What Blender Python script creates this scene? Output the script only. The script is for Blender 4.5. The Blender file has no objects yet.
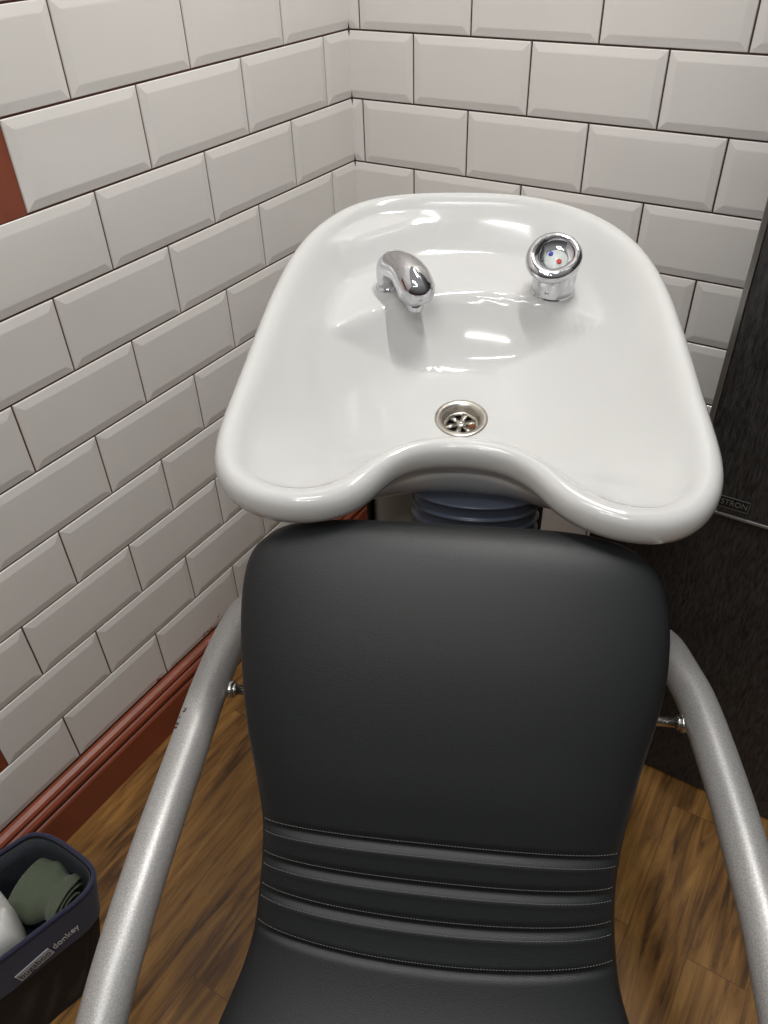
import bpy, bmesh, math, random
import numpy as np
from mathutils import Vector, Matrix

random.seed(7)
R = math.radians
scn = bpy.context.scene
COL = scn.collection

# ------------------------------------------------------------------ camera
cam_d = bpy.data.cameras.new('camera')
cam = bpy.data.objects.new('camera', cam_d)
COL.objects.link(cam)
cam_d.sensor_fit = 'VERTICAL'
cam_d.sensor_height = 36.0
cam_d.lens = 789.63 / 1024 * 36.0
cam_d.clip_start = 0.02
cam.matrix_world = Matrix(((0.847708, -0.312910, 0.428343, 0.85261),
                           (0.529713, 0.542275, -0.652183, -1.24444),
                           (-0.028205, 0.779760, 0.625443, 1.22420),
                           (0, 0, 0, 1)))
scn.camera = cam

# ------------------------------------------------------------------ light
scn.view_settings.view_transform = 'Standard'
scn.view_settings.look = 'None'
scn.view_settings.gamma = 1.0
scn.view_settings.exposure = -0.12
scn.view_settings.use_curve_mapping = False

world = bpy.data.worlds.new('room_light')
scn.world = world
world.use_nodes = True
wn = world.node_tree
wn.nodes.clear()
w_out = wn.nodes.new('ShaderNodeOutputWorld')
w_bg = wn.nodes.new('ShaderNodeBackground')
w_tc = wn.nodes.new('ShaderNodeTexCoord')
w_sep = wn.nodes.new('ShaderNodeSeparateXYZ')
w_ramp = wn.nodes.new('ShaderNodeValToRGB')
w_ramp.color_ramp.elements[0].position = 0.0
w_ramp.color_ramp.elements[0].color = (0.11, 0.085, 0.08, 1)
w_ramp.color_ramp.elements[1].position = 0.75
w_ramp.color_ramp.elements[1].color = (0.92, 0.93, 0.92, 1)
wn.links.new(w_tc.outputs['Generated'], w_sep.inputs[0])
wn.links.new(w_sep.outputs['Z'], w_ramp.inputs[0])
wn.links.new(w_ramp.outputs[0], w_bg.inputs[0])
wn.links.new(w_bg.outputs[0], w_out.inputs[0])
w_bg.inputs[1].default_value = 0.41


def area(name, loc, target, sx, sy, power, color=(1, 1, 1), spread=180):
    d = bpy.data.lights.new(name, 'AREA')
    d.shape = 'RECTANGLE'
    d.size, d.size_y, d.energy, d.color = sx, sy, power, color
    d.spread = R(spread)
    o = bpy.data.objects.new(name, d)
    COL.objects.link(o)
    o.location = loc
    o.rotation_euler = (Vector(target) - Vector(loc)).to_track_quat('-Z', 'Y').to_euler()
    return o


area('ceiling_tube_over_basin', (0.62, -0.36, 2.42), (0.50, -0.56, 0.6), 0.60, 0.03, 16.0, (1.0, 0.985, 0.96))
area('ceiling_tube_by_wall', (0.62, -1.35, 2.45), (0.40, -0.65, 0.5), 0.60, 0.03, 6.5, (0.97, 0.985, 1.0))
area('shop_strip_light', (1.1, -2.2, 2.5), (0.4, -0.4, 0.9), 0.8, 0.016, 10.0, (1.0, 0.97, 0.92))


# ------------------------------------------------------------------ materials


def new_mat(name):
    m = bpy.data.materials.new(name)
    m.use_nodes = True
    nt = m.node_tree
    b = nt.nodes['Principled BSDF']
    return m, nt, b


def N(nt, t, **kw):
    n = nt.nodes.new(t)
    for k, v in kw.items():
        if hasattr(n, k):
            setattr(n, k, v)
        else:
            n.inputs[k].default_value = v
    return n


def plain(name, col, rough=0.5, metal=0.0, coat=0.0, spec=0.5, noise=0.0, scale=40.0, bump=0.0, bscale=200.0, sheen=0.0):
    m, nt, b = new_mat(name)
    b.inputs['Base Color'].default_value = (*col, 1)
    b.inputs['Roughness'].default_value = rough
    b.inputs['Metallic'].default_value = metal
    b.inputs['Coat Weight'].default_value = coat
    b.inputs['Coat Roughness'].default_value = 0.05
    b.inputs['Specular IOR Level'].default_value = spec
    b.inputs['Sheen Weight'].default_value = sheen
    tc = N(nt, 'ShaderNodeTexCoord')
    if noise:
        n = N(nt, 'ShaderNodeTexNoise')
        n.inputs['Scale'].default_value = scale
        n.inputs['Detail'].default_value = 5
        r = N(nt, 'ShaderNodeValToRGB')
        r.color_ramp.elements[0].position = 0.3
        r.color_ramp.elements[1].position = 0.7
        r.color_ramp.elements[0].color = (*[c * (1 - noise) for c in col], 1)
        r.color_ramp.elements[1].color = (*[min(1, c * (1 + noise)) for c in col], 1)
        nt.links.new(tc.outputs['Object'], n.inputs['Vector'])
        nt.links.new(n.outputs['Fac'], r.inputs[0])
        nt.links.new(r.outputs[0], b.inputs['Base Color'])
    if bump:
        n = N(nt, 'ShaderNodeTexNoise')
        n.inputs['Scale'].default_value = bscale
        n.inputs['Detail'].default_value = 3
        bp = N(nt, 'ShaderNodeBump')
        bp.inputs['Strength'].default_value = bump
        bp.inputs['Distance'].default_value = 0.002
        nt.links.new(tc.outputs['Object'], n.inputs['Vector'])
        nt.links.new(n.outputs['Fac'], bp.inputs['Height'])
        nt.links.new(bp.outputs[0], b.inputs['Normal'])
    return m


M_tile = plain('glazed_tile', (0.83, 0.80, 0.765), 0.12, noise=0.03, scale=3, bump=0.12, bscale=9)
M_grout = plain('dark_red_grout', (0.13, 0.050, 0.034), 0.9, noise=0.3, scale=30)
M_grout_back = plain('dark_brown_grout', (0.075, 0.042, 0.034), 0.9, noise=0.3, scale=30)
M_terracotta = plain('terracotta_paint', (0.25, 0.058, 0.026), 0.38, noise=0.12, scale=14, bump=0.2, bscale=60)
M_ceramic = plain('white_ceramic', (0.645, 0.645, 0.632), 0.09, coat=0.5)
M_chrome = plain('chrome', (0.62, 0.62, 0.645), 0.05, metal=1.0)
M_steel = plain('brushed_steel', (0.52, 0.49, 0.44), 0.28, metal=1.0, noise=0.12, scale=60)
M_cap = plain('knob_cap', (0.62, 0.66, 0.64), 0.2)
M_red = plain('red_dot', (0.55, 0.05, 0.04), 0.3)
M_blue = plain('blue_dot', (0.06, 0.06, 0.45), 0.3)
M_dark = plain('dark_hole', (0.012, 0.009, 0.007), 0.7)
M_rust = plain('rust', (0.20, 0.065, 0.02), 0.8, noise=0.5, scale=300)
M_thread = plain('grey_thread', (0.19, 0.19, 0.185), 0.7)
M_alu = plain('grey_trim', (0.24, 0.23, 0.215), 0.30, metal=0.6)
M_bolt = plain('bolt_metal', (0.58, 0.58, 0.56), 0.25, metal=1.0)
M_rubber = plain('black_rubber', (0.016, 0.016, 0.017), 0.45)
M_bellow = plain('blue_grey_plastic', (0.085, 0.10, 0.14), 0.28)
M_pedestal = plain('pedestal_plastic', (0.34, 0.315, 0.285), 0.45, noise=0.08, scale=20)
M_navy = plain('navy_fabric', (0.020, 0.021, 0.058), 0.85, noise=0.15, scale=400, bump=0.4, bscale=900, sheen=0.2)
M_lining = plain('slate_lining', (0.020, 0.025, 0.032), 0.75, noise=0.2, scale=60, bump=0.4, bscale=120)
M_green = plain('green_cloth', (0.085, 0.105, 0.066), 0.92, noise=0.15, scale=600, bump=0.3, bscale=900, sheen=0.2)
M_whitecloth = plain('white_cloth', (0.66, 0.65, 0.62), 0.9, bump=0.3, bscale=700)
M_label = plain('label_grey', (0.42, 0.43, 0.45), 0.6)
M_print = plain('light_print', (0.62, 0.62, 0.62), 0.6)
M_print_dark = plain('dark_print', (0.03, 0.03, 0.04), 0.6)
M_badge = plain('badge_black', (0.006, 0.006, 0.006), 0.3)
M_badge_text = plain('badge_letters', (0.20, 0.20, 0.19), 0.4, metal=0.3)


def mat_leatherette():
    m, nt, b = new_mat('charcoal_leatherette')
    tc = N(nt, 'ShaderNodeTexCoord')
    v = N(nt, 'ShaderNodeTexVoronoi')
    v.inputs['Scale'].default_value = 900
    n = N(nt, 'ShaderNodeTexNoise')
    n.inputs['Scale'].default_value = 1400
    r = N(nt, 'ShaderNodeValToRGB')
    r.color_ramp.elements[0].color = (0.0068, 0.0080, 0.0088, 1)
    r.color_ramp.elements[1].color = (0.0150, 0.0168, 0.0182, 1)
    nt.links.new(tc.outputs['Object'], v.inputs['Vector'])
    nt.links.new(tc.outputs['Object'], n.inputs['Vector'])
    nt.links.new(n.outputs['Fac'], r.inputs[0])
    nt.links.new(r.outputs[0], b.inputs['Base Color'])
    bp = N(nt, 'ShaderNodeBump')
    bp.inputs['Strength'].default_value = 0.25
    bp.inputs['Distance'].default_value = 0.0005
    nt.links.new(v.outputs['Distance'], bp.inputs['Height'])
    nt.links.new(bp.outputs[0], b.inputs['Normal'])
    b.inputs['Roughness'].default_value = 0.46
    b.inputs['Specular IOR Level'].default_value = 0.5
    return m


def mat_silver():
    m, nt, b = new_mat('silver_hammered_paint')
    tc = N(nt, 'ShaderNodeTexCoord')
    n = N(nt, 'ShaderNodeTexNoise')
    n.inputs['Scale'].default_value = 700
    n.inputs['Detail'].default_value = 2
    r = N(nt, 'ShaderNodeValToRGB')
    r.color_ramp.elements[0].position = 0.35
    r.color_ramp.elements[1].position = 0.7
    r.color_ramp.elements[0].color = (0.42, 0.412, 0.405, 1)
    r.color_ramp.elements[1].color = (0.62, 0.61, 0.595, 1)
    bp = N(nt, 'ShaderNodeBump')
    bp.inputs['Strength'].default_value = 0.2
    bp.inputs['Distance'].default_value = 0.0008
    nt.links.new(tc.outputs['Object'], n.inputs['Vector'])
    nt.links.new(n.outputs['Fac'], r.inputs[0])
    nt.links.new(r.outputs[0], b.inputs['Base Color'])
    nt.links.new(n.outputs['Fac'], bp.inputs['Height'])
    nt.links.new(bp.outputs[0], b.inputs['Normal'])
    b.inputs['Metallic'].default_value = 0.45
    b.inputs['Roughness'].default_value = 0.40
    return m


def mat_wood_floor():
    m, nt, b = new_mat('oak_laminate')
    tc = N(nt, 'ShaderNodeTexCoord')
    mp = N(nt, 'ShaderNodeMapping')
    mp.inputs['Rotation'].default_value = (0, 0, R(90))
    br = N(nt, 'ShaderNodeTexBrick')
    br.offset = 0.37
    br.inputs['Color1'].default_value = (0.0, 0.0, 0.0, 1)
    br.inputs['Color2'].default_value = (1, 1, 1, 1)
    br.inputs['Mortar'].default_value = (0.3, 0.3, 0.3, 1)
    br.inputs['Scale'].default_value = 1.0
    br.inputs['Mortar Size'].default_value = 0.0006
    br.inputs['Mortar Smooth'].default_value = 0.2
    br.inputs['Brick Width'].default_value = 0.62
    br.inputs['Row Height'].default_value = 0.085
    nt.links.new(tc.outputs['Object'], mp.inputs['Vector'])
    nt.links.new(mp.outputs[0], br.inputs['Vector'])
    # grain stretched along y
    mg = N(nt, 'ShaderNodeMapping')
    mg.inputs['Scale'].default_value = (60, 5.0, 1)
    nt.links.new(tc.outputs['Object'], mg.inputs['Vector'])
    addv = N(nt, 'ShaderNodeVectorMath', operation='ADD')
    mul = N(nt, 'ShaderNodeVectorMath', operation='SCALE')
    mul.inputs['Scale'].default_value = 9.0
    nt.links.new(br.outputs['Color'], mul.inputs[0])
    nt.links.new(mg.outputs[0], addv.inputs[0])
    nt.links.new(mul.outputs[0], addv.inputs[1])
    g = N(nt, 'ShaderNodeTexNoise')
    g.inputs['Scale'].default_value = 1.0
    g.inputs['Detail'].default_value = 8
    g.inputs['Roughness'].default_value = 0.65
    g.inputs['Distortion'].default_value = 0.8
    nt.links.new(addv.outputs[0], g.inputs['Vector'])
    g2 = N(nt, 'ShaderNodeTexNoise')
    g2.inputs['Scale'].default_value = 6.0
    g2.inputs['Detail'].default_value = 4
    mg2 = N(nt, 'ShaderNodeMapping')
    mg2.inputs['Scale'].default_value = (2.2, 0.7, 1)
    nt.links.new(tc.outputs['Object'], mg2.inputs['Vector'])
    nt.links.new(mg2.outputs[0], g2.inputs['Vector'])
    r = N(nt, 'ShaderNodeValToRGB')
    els = r.color_ramp.elements
    els[0].position = 0.30
    els[0].color = (0.070, 0.028, 0.006, 1)
    els[1].position = 0.72
    els[1].color = (0.47, 0.25, 0.068, 1)
    e = els.new(0.48)
    e.color = (0.265, 0.126, 0.030, 1)
    mixv = N(nt, 'ShaderNodeMath', operation='MULTIPLY_ADD')
    mixv.inputs[1].default_value = 0.08
    nt.links.new(br.outputs['Color'], mixv.inputs[0])
    nt.links.new(g.outputs['Fac'], mixv.inputs[2])
    mix2 = N(nt, 'ShaderNodeMath', operation='MULTIPLY_ADD')
    mix2.inputs[1].default_value = 0.38
    nt.links.new(g2.outputs['Fac'], mix2.inputs[0])
    nt.links.new(mixv.outputs[0], mix2.inputs[2])
    sub = N(nt, 'ShaderNodeMath', operation='SUBTRACT')
    sub.inputs[1].default_value = 0.25
    nt.links.new(mix2.outputs[0], sub.inputs[0])
    nt.links.new(sub.outputs[0], r.inputs[0])
    mx = N(nt, 'ShaderNodeMix', data_type='RGBA')
    nt.links.new(br.outputs['Fac'], mx.inputs[0])
    nt.links.new(r.outputs[0], mx.inputs[6])
    mx.inputs[7].default_value = (0.11, 0.052, 0.018, 1)
    nt.links.new(mx.outputs[2], b.inputs['Base Color'])
    bp = N(nt, 'ShaderNodeBump')
    bp.inputs['Strength'].default_value = 0.15
    bp.inputs['Distance'].default_value = 0.001
    nt.links.new(g.outputs['Fac'], bp.inputs['Height'])
    nt.links.new(bp.outputs[0], b.inputs['Normal'])
    b.inputs['Roughness'].default_value = 0.40
    return m


def mat_black_ash():
    m, nt, b = new_mat('black_ash_veneer')
    tc = N(nt, 'ShaderNodeTexCoord')
    mp = N(nt, 'ShaderNodeMapping')
    mp.inputs['Scale'].default_value = (330, 330, 48)
    n = N(nt, 'ShaderNodeTexNoise')
    n.inputs['Scale'].default_value = 1.0
    n.inputs['Detail'].default_value = 4
    n.inputs['Roughness'].default_value = 0.7
    n.inputs['Distortion'].default_value = 0.6
    r = N(nt, 'ShaderNodeValToRGB')
    r.color_ramp.elements[0].position = 0.36
    r.color_ramp.elements[1].position = 0.68
    r.color_ramp.elements[0].color = (0.011, 0.0110, 0.0110, 1)
    r.color_ramp.elements[1].color = (0.062, 0.060, 0.059, 1)
    bp = N(nt, 'ShaderNodeBump')
    bp.inputs['Strength'].default_value = 0.6
    bp.inputs['Distance'].default_value = 0.001
    nt.links.new(tc.outputs['Object'], mp.inputs['Vector'])
    nt.links.new(mp.outputs[0], n.inputs['Vector'])
    nt.links.new(n.outputs['Fac'], r.inputs[0])
    nt.links.new(r.outputs[0], b.inputs['Base Color'])
    nt.links.new(n.outputs['Fac'], bp.inputs['Height'])
    nt.links.new(bp.outputs[0], b.inputs['Normal'])
    b.inputs['Roughness'].default_value = 0.5
    return m


def mat_mesh_fabric():
    m, nt, b = new_mat('black_net_fabric')
    tc = N(nt, 'ShaderNodeTexCoord')
    v = N(nt, 'ShaderNodeTexVoronoi')
    v.inputs['Scale'].default_value = 420
    v.inputs['Randomness'].default_value = 0.15
    r = N(nt, 'ShaderNodeValToRGB')
    r.color_ramp.elements[0].position = 0.10
    r.color_ramp.elements[1].position = 0.35
    r.color_ramp.elements[0].color = (0.17, 0.165, 0.15, 1)
    r.color_ramp.elements[1].color = (0.010, 0.010, 0.011, 1)
    n = N(nt, 'ShaderNodeTexNoise')
    n.inputs['Scale'].default_value = 11
    r2 = N(nt, 'ShaderNodeValToRGB')
    r2.color_ramp.elements[0].position = 0.48
    r2.color_ramp.elements[1].position = 0.62
    mx = N(nt, 'ShaderNodeMix', data_type='RGBA')
    mx.inputs[6].default_value = (0.010, 0.010, 0.012, 1)
    nt.links.new(tc.outputs['Object'], v.inputs['Vector'])
    nt.links.new(tc.outputs['Object'], n.inputs['Vector'])
    nt.links.new(v.outputs['Distance'], r.inputs[0])
    nt.links.new(n.outputs['Fac'], r2.inputs[0])
    nt.links.new(r2.outputs[0], mx.inputs[0])
    nt.links.new(r.outputs[0], mx.inputs[7])
    nt.links.new(mx.outputs[2], b.inputs['Base Color'])
    b.inputs['Roughness'].default_value = 0.7
    return m


M_leather = mat_leatherette()
M_silver = mat_silver()
M_floor = mat_wood_floor()
M_ash = mat_black_ash()
M_net = mat_mesh_fabric()

# ------------------------------------------------------------------ helpers


def obj(name, bm, mats, parent=None, smooth=True, label=None):
    me = bpy.data.meshes.new(name)
    bmesh.ops.recalc_face_normals(bm, faces=bm.faces)
    bm.to_mesh(me)
    bm.free()
    if not isinstance(mats, (list, tuple)):
        mats = [mats]
    for m in mats:
        me.materials.append(m)
    for p in me.polygons:
        p.use_smooth = smooth
    o = bpy.data.objects.new(name, me)
    COL.objects.link(o)
    if parent:
        o.parent = parent
    if label:
        o['label'] = label
    return o


def tag(o, label, cat, group=None):
    o['label'] = label
    o['category'] = cat
    if group:
        o['group'] = group
    return o


def thing(name, label, cat, loc=(0, 0, 0), rot=(0, 0, 0)):
    o = bpy.data.objects.new(name, None)
    o.empty_display_size = 0.1
    COL.objects.link(o)
    o.location = loc
    o.rotation_euler = rot
    return tag(o, label, cat)


def struct(o):
    o['kind'] = 'structure'
    return o


def add_box(bm, a, b, mi=0, bevel=0.0):
    r = bmesh.ops.create_cube(bm, size=1.0)
    vs = r['verts']
    c = [(a[i] + b[i]) / 2 for i in range(3)]
    s = [abs(b[i] - a[i]) for i in range(3)]
    for v in vs:
        v.co = Vector((c[0] + v.co.x * s[0], c[1] + v.co.y * s[1], c[2] + v.co.z * s[2]))
    fs = {f for v in vs for f in v.link_faces}
    for f in fs:
        f.material_index = mi
    if bevel:
        es = list({e for v in vs for e in v.link_edges})
        bmesh.ops.bevel(bm, geom=es, offset=bevel, segments=2, affect='EDGES', profile=0.5, material=mi)


def catmull(pts, n, closed=False):
    P = [Vector(p) for p in pts]
    out = []
    m = len(P)
    segs = m if closed else m - 1
    for i in range(segs):
        if closed:
            a, b, c, d = P[(i - 1) % m], P[i], P[(i + 1) % m], P[(i + 2) % m]
        else:
            a, b, c, d = P[max(i - 1, 0)], P[i], P[i + 1], P[min(i + 2, m - 1)]
        for k in range(n):
            t = k / n
            out.append(0.5 * ((2 * b) + (c - a) * t + (2 * a - 5 * b + 4 * c - d) * t * t + (3 * b - a - 3 * c + d) * t ** 3))
    if not closed:
        out.append(P[-1])
    return out


def add_loft(bm, rings, cap0=True, cap1=True, closed=True, mi=0):
    vr = [[bm.verts.new(p) for p in ring] for ring in rings]
    n = len(vr[0])
    for i in range(len(vr) - 1):
        for j in range(n if closed else n - 1):
            k = (j + 1) % n
            f = bm.faces.new((vr[i][j], vr[i][k], vr[i + 1][k], vr[i + 1][j]))
            f.material_index = mi
    if cap0:
        bm.faces.new(vr[0]).material_index = mi
    if cap1:
        bm.faces.new(list(reversed(vr[-1]))).material_index = mi
    return vr


def add_tube(bm, path, radii, seg=28, cap=True, mi=0, squash=None):
    path = [Vector(p) for p in path]
    if not isinstance(radii, (list, tuple)):
        radii = [radii] * len(path)
    t0 = (path[1] - path[0]).normalized()
    nrm = t0.orthogonal().normalized()
    rings = []
    for i, p in enumerate(path):
        a, b = path[max(i - 1, 0)], path[min(i + 1, len(path) - 1)]
        t = (b - a).normalized()
        nrm = (nrm - t * nrm.dot(t)).normalized()
        bn = t.cross(nrm)
        rings.append([p + (nrm * math.cos(w) + bn * math.sin(w)) * radii[i]
                      for w in [2 * math.pi * k / seg for k in range(seg)]])
    add_loft(bm, rings, cap, cap, mi=mi)


def add_lathe(bm, prof, center=(0, 0, 0), axis=(0, 0, 1), seg=40, mi=0, cap=True):
    """prof: list of (radius, height along axis)"""
    c = Vector(center)
    ax = Vector(axis).normalized()
    u = ax.orthogonal().normalized()
    w = ax.cross(u)
    rings = [[c + ax * h + (u * math.cos(a) + w * math.sin(a)) * max(r, 1e-4)
              for a in [2 * math.pi * k / seg for k in range(seg)]] for r, h in prof]
    add_loft(bm, rings, cap, cap, mi=mi)


def text_obj(name, body, size, m, matrix, parent, extrude=0.0002, spacing=1.0, label=None, width=None):
    cu = bpy.data.curves.new(name, 'FONT')
    cu.body = body
    cu.size = size
    cu.extrude = extrude
    cu.align_x = 'LEFT'
    cu.align_y = 'CENTER'
    cu.space_character = spacing
    tmp = bpy.data.objects.new(name + '_curve', cu)
    COL.objects.link(tmp)
    bpy.context.view_layer.update()
    me = bpy.data.meshes.new_from_object(tmp)
    bpy.data.objects.remove(tmp)
    if width:
        xs = [v.co.x for v in me.vertices]
        k = width / (max(xs) - min(xs))
        x0 = min(xs)
        for v in me.vertices:
            v.co.x = (v.co.x - x0) * k
    me.name = name
    me.materials.clear()
    me.materials.append(m)
    me.transform(matrix)
    o = bpy.data.objects.new(name, me)
    COL.objects.link(o)
    o.parent = parent
    if label:
        o['label'] = label
    return o


# ------------------------------------------------------------------ setting
TP, TH = 0.202, 0.102          # tile pitch
G = 0.0026                     # joint
Z0 = 1.033                     # a course line
A0 = 0.0715                    # first left joint, from the corner
B0 = 0.1224                    # first joint on the back wall


def tile(bm, org, ud, nd, a, b, z0, z1, cut_a, cut_b, mi):
    """one bevelled tile between a..b along ud, z0..z1"""
    bw, base, top = 0.0130, 0.0, 0.0018
    a += G / 2
    b -= G / 2
    z0 += G / 2
    z1 -= G / 2
    ia = a if cut_a else a + bw
    ib = b if cut_b else b - bw
    if ib - ia < 0.002:
        ia = ib = (a + b) / 2
        ib += 0.001
    up = Vector((0, 0, 1))

    def P(s, z, d):
        return org + ud * s + up * z + nd * d
    e = 0.0012
    back = [P(a, z0, -0.006), P(b, z0, -0.006), P(b, z1, -0.006), P(a, z1, -0.006)]
    rim = [P(a, z0, -e), P(b, z0, -e), P(b, z1, -e), P(a, z1, -e)]
    rim2 = [P(a + e * .7, z0 + e * .7, base), P(b - e * .7, z0 + e * .7, base), P(b - e * .7, z1 - e * .7, base), P(a + e * .7, z1 - e * .7, base)]
    mid = [P(ia - (0 if cut_a else .0015), z0 + bw - .0015, top * .94), P(ib + (0 if cut_b else .0015), z0 + bw - .0015, top * .94),
           P(ib + (0 if cut_b else .0015), z1 - bw + .0015, top * .94), P(ia - (0 if cut_a else .0015), z1 - bw + .0015, top * .94)]
    inn = [P(ia, z0 + bw, top), P(ib, z0 + bw, top), P(ib, z1 - bw, top), P(ia, z1 - bw, top)]
    rings = [[bm.verts.new(p) for p in q] for q in (back, rim, rim2, mid, inn)]
    for i in range(4):
        for j in range(4):
            k = (j + 1) % 4
            bm.faces.new((rings[i][j], rings[i][k], rings[i + 1][k], rings[i + 1][j])).material_index = mi
    bm.faces.new(rings[4]).material_index = mi


def tiled_wall(name, org, ud, nd, length, first, skip, grout_mat, sgn_off):
    bm = bmesh.new()
    # wall body with the painted / grouted face 3 mm behind the tile edges
    o1 = org + nd * -0.0022
    o2 = org + nd * -0.12
    Lh = 2.55
    base = [o2, o2 + ud * length, o1 + ud * length, o1]
    add_loft(bm, [[p + Vector((0, 0, z)) for p in base] for z in (0.0, Lh)], mi=0)
    for row in range(-14, 9):
        z1 = Z0 - row * TH
        z0 = z1 - TH
        off = first + (0.5 * TP if row % 2 else 0.0)
        joints = []
        s = off - TP * math.ceil(off / TP)
        while s < length + TP:
            joints.append(s)
            s += TP
        for i in range(len(joints) - 1):
            a, b = joints[i], joints[i + 1]
            if b <= 0.004 or a >= length:
                continue
            ca, cb = a < 0, b > length
            a2, b2 = max(a, 0.0), min(b, length)
            if skip(row, a2, b2):
                continue
            tile(bm, org, ud, nd, a2, b2, z0, z1, ca, cb, 1)
    # painted strip where tiles are missing
    return struct(obj(name, bm, [grout_mat, M_tile, M_terracotta], smooth=False))


def skip_left(row, a, b):
    # one tile left off in a course, and the courses that stop short lower down
    return (row == 0 and a > A0 + 2.9 * TP) or (row == 7 and a > A0 + 4.4 * TP)


wl = tiled_wall('wall_left', Vector((0, 0, 0)), Vector((0, -1, 0)), Vector((1, 0, 0)), 2.0, A0, skip_left, M_grout, 1)
wb = tiled_wall('wall_back', Vector((0, 0, 0)), Vector((1, 0, 0)), Vector((0, -1, 0)), 1.9, B0, lambda r, a, b: False, M_grout_back, 1)
# terracotta-painted plaster in the untiled gaps of the left wall (part of that wall)
bm = bmesh.new()
add_box(bm, (-0.004, -2.0, Z0 - TH), (-0.0012, -(A0 + 3 * TP) , Z0))
add_box(bm, (-0.004, -2.0, Z0 - 8 * TH), (-0.0012, -(A0 + 4.5 * TP), Z0 - 7 * TH))
obj('painted_plaster', bm, M_terracotta, wl, smooth=False, label='terracotta paint where tiles are missing')
# chips where the bottom tiles show the red body
bm = bmesh.new()
rnd = random.Random(4)
for (yy, zz, n_) in [(-0.560, 0.121, 6), (-0.575, 0.126, 5), (-0.667, 0.120, 4), (-0.70, 0.119, 2), (-0.535, 0.135, 3)]:
    for _ in range(n_):
        c = Vector((0.00135, yy + rnd.uniform(-.012, .012), zz + rnd.uniform(-.003, .003)))
        k = rnd.randint(5, 7)
        ra = rnd.uniform(.0008, .0026)
        ring = []
        for j in range(k):
            w = 2 * math.pi * j / k
            q = ra * rnd.uniform(.5, 1.2)
            ring.append(c + Vector((0, math.cos(w) * q * 1.5, math.sin(w) * q)))
        add_loft(bm, [ring, [p + Vector((0.0006, 0, 0)) for p in ring]])
obj('glaze_chip', bm, M_terracotta, wl, smooth=False, label='reddish chips along the lowest tiles')

bm = bmesh.new()
add_box(bm, (-0.12, -3.2, -0.05), (2.4, 0.12, 0.0))
struct(obj('floor', bm, M_floor, smooth=False))

prof = [(0.0, 0.0), (0.021, 0.0), (0.021, 0.070), (0.0185, 0.0735), (0.0135, 0.0760), (0.0135, 0.0785), (0.0175, 0.0810), (0.0205, 0.0860),
        (0.0200, 0.0915), (0.0160, 0.0955), (0.0105, 0.0975), (0.0105, 0.0990), (0.0140, 0.1010), (0.0150, 0.1050), (0.0120, 0.1090), (0.0050, 0.1120), (0.0, 0.1125)]
bm = bmesh.new()
add_loft(bm, [[Vector((0.0 + x, y, z)) for x, z in prof] for y in (0.0, -2.0)])
bl = struct(obj('baseboard_left', bm, M_terracotta, smooth=False))
bm = bmesh.new()
add_loft(bm, [[Vector((x, -d, z)) for d, z in prof] for x in (0.021, 1.9)])
bb_ = struct(obj('baseboard_back', bm, M_terracotta, smooth=False))

# ------------------------------------------------------------------ black ash cabinet on the right
CX0, CX1, CYF, CYU, CSEAM = 0.742, 1.30, -0.340, -0.354, 0.5745
cab = thing('tall_cabinet', 'tall black ash-grain cabinet standing against the tiled wall right of the basin', 'cabinet', ((CX0 + CX1) / 2, -0.18, 0))
inv = Matrix.Translation(Vector((-(CX0 + CX1) / 2, 0.18, 0)))


def cpart(name, bm, m, parent=cab, **kw):
    if parent is cab:
        bmesh.ops.transform(bm, matrix=inv, verts=bm.verts)
    return obj(name, bm, m, parent, **kw)


bm = bmesh.new()
add_box(bm, (CX0, CYF + 0.018, CSEAM - 0.0118), (CX1, -0.0225, 2.02), bevel=0.001)
cpart('carcass', bm, M_ash, smooth=False)
bm = bmesh.new()
add_box(bm, (0.62, CYF, 0.003), (CX1, -0.12, CSEAM - 0.012), bevel=0.0012)
cpart('lower_unit', bm, M_ash, smooth=False)
bm = bmesh.new()
add_box(bm, (CX0 + 0.006, CYU, CSEAM + 0.004), (CX1, CYF + 0.0175, 2.02), bevel=0.0012)
up = cpart('upper_door', bm, M_ash, smooth=False)
bm = bmesh.new()
add_box(bm, (CX0 - 0.001, CYU - 0.0012, CSEAM), (CX0 + 0.0055, CYF + 0.0175, 2.02), bevel=0.0008)
cpart('side_trim', bm, M_alu, smooth=False, label='light metal edging strip')
bm = bmesh.new()
add_box(bm, (CX0 + 0.0060, CYU - 0.0022, CSEAM - 0.0005), (CX1, CYF + 0.0175, CSEAM + 0.0036), bevel=0.0008)
cpart('bottom_trim', bm, M_alu, smooth=False, label='light metal lip')
# badge
bm = bmesh.new()
bx0, bx1, bz0, bz1 = 0.7790, 0.8155, 0.5880, 0.6045
add_box(bm, (bx0, CYU - 0.0016, bz0), (bx1, CYU, bz1), bevel=0.0005)
bmesh.ops.transform(bm, matrix=inv, verts=bm.verts)
badge = obj('badge', bm, M_badge, cab, smooth=False, label='small black badge with grey lettering')
bm = bmesh.new()
t_ = 0.0006
for a, b in [((bx0, bz0), (bx1, bz0 + t_)), ((bx0, bz1 - t_), (bx1, bz1)), ((bx0, bz0), (bx0 + t_, bz1)), ((bx1 - t_, bz0), (bx1, bz1))]:
    add_box(bm, (a[0], CYU - 0.0020, a[1]), (b[0], CYU - 0.0015, b[1]))
bmesh.ops.transform(bm, matrix=inv, verts=bm.verts)
obj('badge_frame', bm, M_badge_text, badge, smooth=False)
tm = inv @ Matrix.Translation((bx0 + 0.0025, CYU - 0.0020, (bz0 + bz1) / 2)) @ Matrix.Rotation(R(90), 4, 'X')
text_obj('lettering', 'STRON', 0.0115, M_badge_text, tm, badge, width=bx1 - bx0 - 0.005)

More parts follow.
